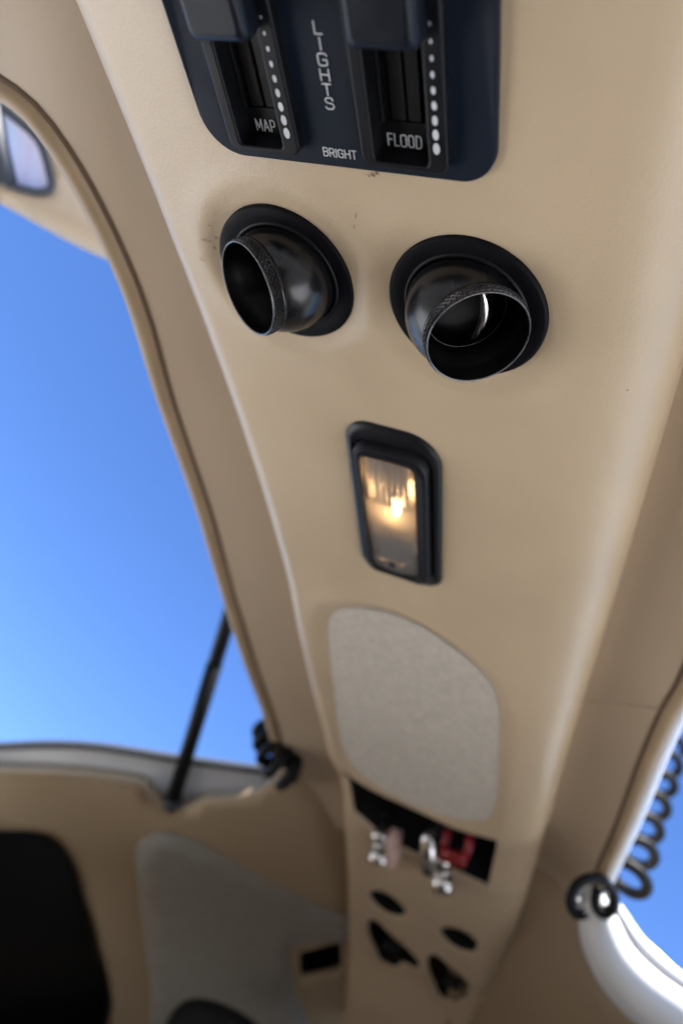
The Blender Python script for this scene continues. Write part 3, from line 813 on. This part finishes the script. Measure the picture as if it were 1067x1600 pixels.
# ================================================================== READING LIGHT
rlp = (-.565, 1.65)
lt = thing('reading_light', 'small black framed rectangular ceiling light, lit warm orange, aft of the air vents', 'ceiling light', (rlp[0], rlp[1], Zs(rlp[1])))
zl = lambda x, y: Zs(1.65) - 2 * K * 1.65 * (y - 1.65)
slopez = zl
BO = rrect(-.690, 1.348, -.440, 1.925, (.07, .09, .05, .06), 8)
n = len(BO); V = []
LC = (-.566, 1.65)
def scale_poly(pl, dx, dy, c=LC, w=.125, h=.285):
    return [(c[0] + (x - c[0]) * (1 - dx / w), c[1] + (y - c[1]) * (1 - dy / h)) for x, y in pl]
BI2 = rrect(-.668, 1.40, -.464, 1.900, (.035, .045, .035, .035), 8)
BIn = rrect(-.648, 1.440, -.502, 1.878, .02, 8)
for pl, z in ((BO, .03), (BO, -.006), (scale_poly(BO, .006, .006), -.014), (scale_poly(BO, .016, .016), -.017), (BI2, -.012), (BI2, .0)):
    V += [Vector((x, y, zl(x, y) + z)) for x, y in pl]
F = [(a * n + i, a * n + (i + 1) % n, (a + 1) * n + (i + 1) % n, (a + 1) * n + i) for a in range(5) for i in range(n)]
fr_ = part('outer_frame', V, F, m_bezel, lt); autosmooth(fr_, 40)
V = []
B3 = rrect(-.664, 1.405, -.468, 1.896, (.035, .045, .035, .035), 8)
for pl, z in ((B3, .03), (B3, -.026), (scale_poly(B3, .005, .005), -.034), (scale_poly(B3, .012, .012), -.036), (BIn, -.028), (BIn, .0)):
    V += [Vector((x, y, zl(x, y) + z)) for x, y in pl]
F = [(a * n + i, a * n + (i + 1) % n, (a + 1) * n + (i + 1) % n, (a + 1) * n + i) for a in range(5) for i in range(n)]
f2 = part('inner_frame', V, F, m_bezel, lt); autosmooth(f2, 35)
# ribbed clear lens, gently bowed
nx, ny = 120, 40; V = []; F = []
for j in range(ny + 1):
    for i in range(nx + 1):
        x = -.650 + .150 * i / nx; y = 1.437 + .444 * j / ny
        rib = .0022 * abs(math.sin(PI * i / nx * 9)) if y < 1.60 else 0
        V.append(Vector((x, y, zl(x, y) - .020 - .008 * (1 - ((x + .575) / .075) ** 2) - rib)))
for j in range(ny):
    for i in range(nx): F.append((j * (nx + 1) + i, (j + 1) * (nx + 1) + i, (j + 1) * (nx + 1) + i + 1, j * (nx + 1) + i + 1))
part('lens', V, F, m_lens, lt)
# reflector trough
V = []; F = []
for j in range(13):
    for i in range(17):
        a = PI * i / 16; y = 1.43 + .447 * j / 12
        V.append(Vector((-.581 - .074 * math.cos(a), y, zl(0, y) + .012 + .055 * math.sin(a) ** .7 - .02)))
for j in range(12):
    for i in range(16): F.append((j * 17 + i, j * 17 + i + 1, (j + 1) * 17 + i + 1, (j + 1) * 17 + i))
for j in (0, 12): F.append(tuple(j * 17 + i for i in range(17)))
part('reflector', V, F, m_reflect, lt)
y0b, y1b = 1.60, 1.67
prof = [(.001, 0), (.007, .002), (.010, .012), (.010, .06), (.007, .068), (.001, .07)]
bv, bf = lathe(prof, 24)
part('bulb', [Vector((-.572 + v.x, y0b + v.z, zl(0, y0b + v.z) + .008 + v.y)) for v in bv], bf, m_bulb, lt)
for yy in (1.582, 1.675):
    bv, bf = lathe([(.001, 0), (.010, .001), (.010, .016), (.001, .017)], 20)
    part('bulb_cap', [Vector((-.572 + v.x, yy - .005 + v.z, zl(0, yy) + .008 + v.y)) for v in bv], bf, m_chrome, lt)
V = []; F = []
for j in range(2):
    for i in range(97):
        x = -.640 + .112 * i / 96; y = (1.458, 1.605)[j]
        V.append(Vector((x, y, zl(x, y) - .008 - .009 * abs(math.sin(PI * i / 96 * 7)))))
for i in range(96): F.append((i, i + 97, i + 98, i + 1))
part('ribbed_glow_mask', V, F, m_rib, lt)  # grey sheet added to hide warm glow where the reflector is unlit
dfp = part('glow_mask_plate', *prism(rrect(-.640, 1.745, -.525, 1.862, .006, 3), -.008, -.003, zl), m_rib, lt, False)  # second grey sheet added to cover the glow towards the aft end
part('lens_clip', *prism(rrect(-.590, 1.84, -.572, 1.855, .003, 2), -.022, -.031, zl), m_bezel, lt, False)

# ================================================================== PLUGS AND CLIP IN THE POCKET
def cyl_between(a, b, radii, n=20):
    pts = [a.lerp(b, t) for t, _ in radii]; return tube(pts, [max(r, .001) for _, r in radii], n)
def plug(px, py, lab, second):
    base = P(px, py, .10); t = thing('headset_plug', lab, 'plug', base, group='headset plugs in the console pocket')
    d = Vector((.05, .02, -.17)) if not second else Vector((.07, .10, -.17))
    tip = base + d
    part('barrel', *cyl_between(base, tip, [(0, .035), (.15, .04), (.16, .048), (.45, .048), (.46, .036), (.62, .036), (.63, .05), (.95, .05), (1, .04)]), m_chrome, t)
    s = Vector((.075, -.01, .01)) if not second else Vector((-.065, -.09, .03))
    part('sleeve', *cyl_between(base + s, tip + s * (.8 if not second else 1.2), [(0, .03), (.2, .036), (.7, .038), (.75, .03), (1, .026)]), m_pink if not second else m_chrome, t)
    part('strain_relief', *cyl_between(base - d * .6, base, [(0, .02), (1, .034)]), m_rubber, t)
plug(596, 1288, 'nickel headset plug with pinkish sleeve at the left of the console pocket', False)
plug(688, 1322, 'bright nickel headset plug in the middle of the console pocket', True)
cb = P(710, 1322, .0)
clip = thing('red_clip', 'red plastic clip hanging in the console pocket', 'clip', cb)
q = [P(700, 1296, .03), P(694, 1320, -.02), P(689, 1340, -.05), P(722, 1350, -.05), P(731, 1325, -.02), P(734, 1303, .03)]
part('loop', *tube(q, .018, 10), m_red, clip)
part('crossbar', *tube([P(692, 1331, -.045), P(708, 1338, -.05), P(727, 1340, -.04)], .024, 10), m_red, clip)

# ================================================================== GAS STRUT
sA = PL(268, 1256, .04); sB = PD(383, 882, .0030)
st = thing('gas_strut', 'thin black gas strut propping up the open left door', 'door strut', sA)
d = (sB - sA)
part('cylinder', *tube([sA + d * .02, sA + d * .62], .041, 16), m_rubber, st)
part('rod', *tube([sA + d * .55, sB], .037, 12), m_rubber, st)
part('end_fitting', *tube([sA - d * .01, sA + d * .03], .05, 12), m_seal, st)

# ================================================================== COILED CORDS
def helix(path, rad, turns, rc, n=10, per=26, ph=0):
    path = resample(catmull(path, 10), 200)
    N = int(turns * per); pts = []; prev = None
    for i in range(N + 1):
        t = i / N * 199; j = min(int(t), 198); p = path[j].lerp(path[j + 1], t - j)
        d = (path[min(j + 3, 199)] - path[max(j - 3, 0)]).normalized()
        a = d.orthogonal().normalized() if prev is None else (prev - d * prev.dot(d)).normalized(); prev = a; b = d.cross(a)
        r = rad[0] + (rad[1] - rad[0]) * i / N; th = 2 * PI * turns * i / N + ph
        pts.append(p + a * r * math.cos(th) + b * r * math.sin(th))
    return tube(pts, rc, n)
cr_o = PR(905, 1398, -.12)
c1 = thing('coiled_cord', 'black coiled cord looping along the right door opening', 'cord', cr_o, group='black coiled door cords')
hook = []
for k in range(52):                                      # two slack turns hanging over the corner of the lining
    t = k / 51; th = math.radians(-60 - 500 * t)
    hook.append(PD(903 + 52 * t + (25 - 2 * t) * math.cos(th), 1402 - 4 * t - (27 + 3 * t) * math.sin(th), .00250 + .00010 * t))
path = [hook[-1] + Vector((.0, .02, .0)), PD(974, 1376, .00272), PD(988, 1334, .0029), PD(999, 1290, .0031), PD(1013, 1250, .0033), PD(1026, 1210, .0035), PD(1038, 1165, .0038)]
part('slack_turns', *tube(hook, .021, 10), m_rubber, c1)
part('coil', *helix(path, (.085, .10), 7.0, .024, ph=1.0), m_rubber, c1)
part('cord_anchor', *tube([PR(905, 1375, .0), PR(902, 1392, -.10), PR(895, 1402, -.18)], .03, 10), m_chrome, c1)
c2 = thing('coiled_cord', 'black coiled cord bunched at the rear corner of the left door opening', 'cord', PL(440, 1190, -.1), group='black coiled door cords')
path = [PL(464, 1204, -.12), PL(450, 1204, -.12), PL(436, 1190, -.12), PL(424, 1165, -.04), PL(418, 1130, .1)]
part('coil', *helix(path, (.085, .06), 5.5, .026), m_rubber, c2)
part('cord_anchor', *tube([PL(462, 1196, .0), PL(448, 1206, -.12)], .028, 10), m_chrome, c2)

# ================================================================== OPEN LEFT DOOR
def PDoor(px, py, k=0.0):
    s = .00235 + .0000006 * (px + 40) + .0000004 * (py - 200); return ray(px, py) * (s * (1 + k))
dr = thing('cabin_door', 'raised left cabin door, beige inside with a dark rimmed window', 'door', PDoor(60, 300))
DO = [(-170, -60), (150, -60), (230, 200), (240, 380), (225, 432), (205, 424), (180, 411), (140, 394), (100, 374), (50, 346), (0, 318), (-60, 284), (-170, 225)]
WN = [(-22, 146), (0, 165), (46, 203), (58, 216), (66, 230), (73, 252), (79, 278), (80, 288), (76, 296), (68, 300), (56, 300), (30, 294), (14, 288), (6, 278), (-6, 230)]
wn = [tuple(p) for p in WN]
v, t3, hl_, ov_ = cdt_sheet(DO, [wn], 22)
dbody = part('inner_panel', [PDoor(p.x, p.y, .03 * math.exp(-((p.y - .45 * p.x - 330) / 18) ** 2)) for p in v], t3, m_liner, dr); solid(dbody, .10, 1)
nw = len(wn)
wr_ = part('window_rim', *tube([PDoor(x, y, -.004) for x, y in wn], .015, 10, closed=True), m_seal, dr)
part('window_post', *tube([PDoor(-22, 140, -.006), PDoor(-6, 228, -.006), PDoor(8, 286, -.006)], .045, 10), m_seal, dr)
wp = part('window_pane', [PDoor(x, y, .02) for x, y in wn], [tuple(range(nw))], m_pane, dr, False)
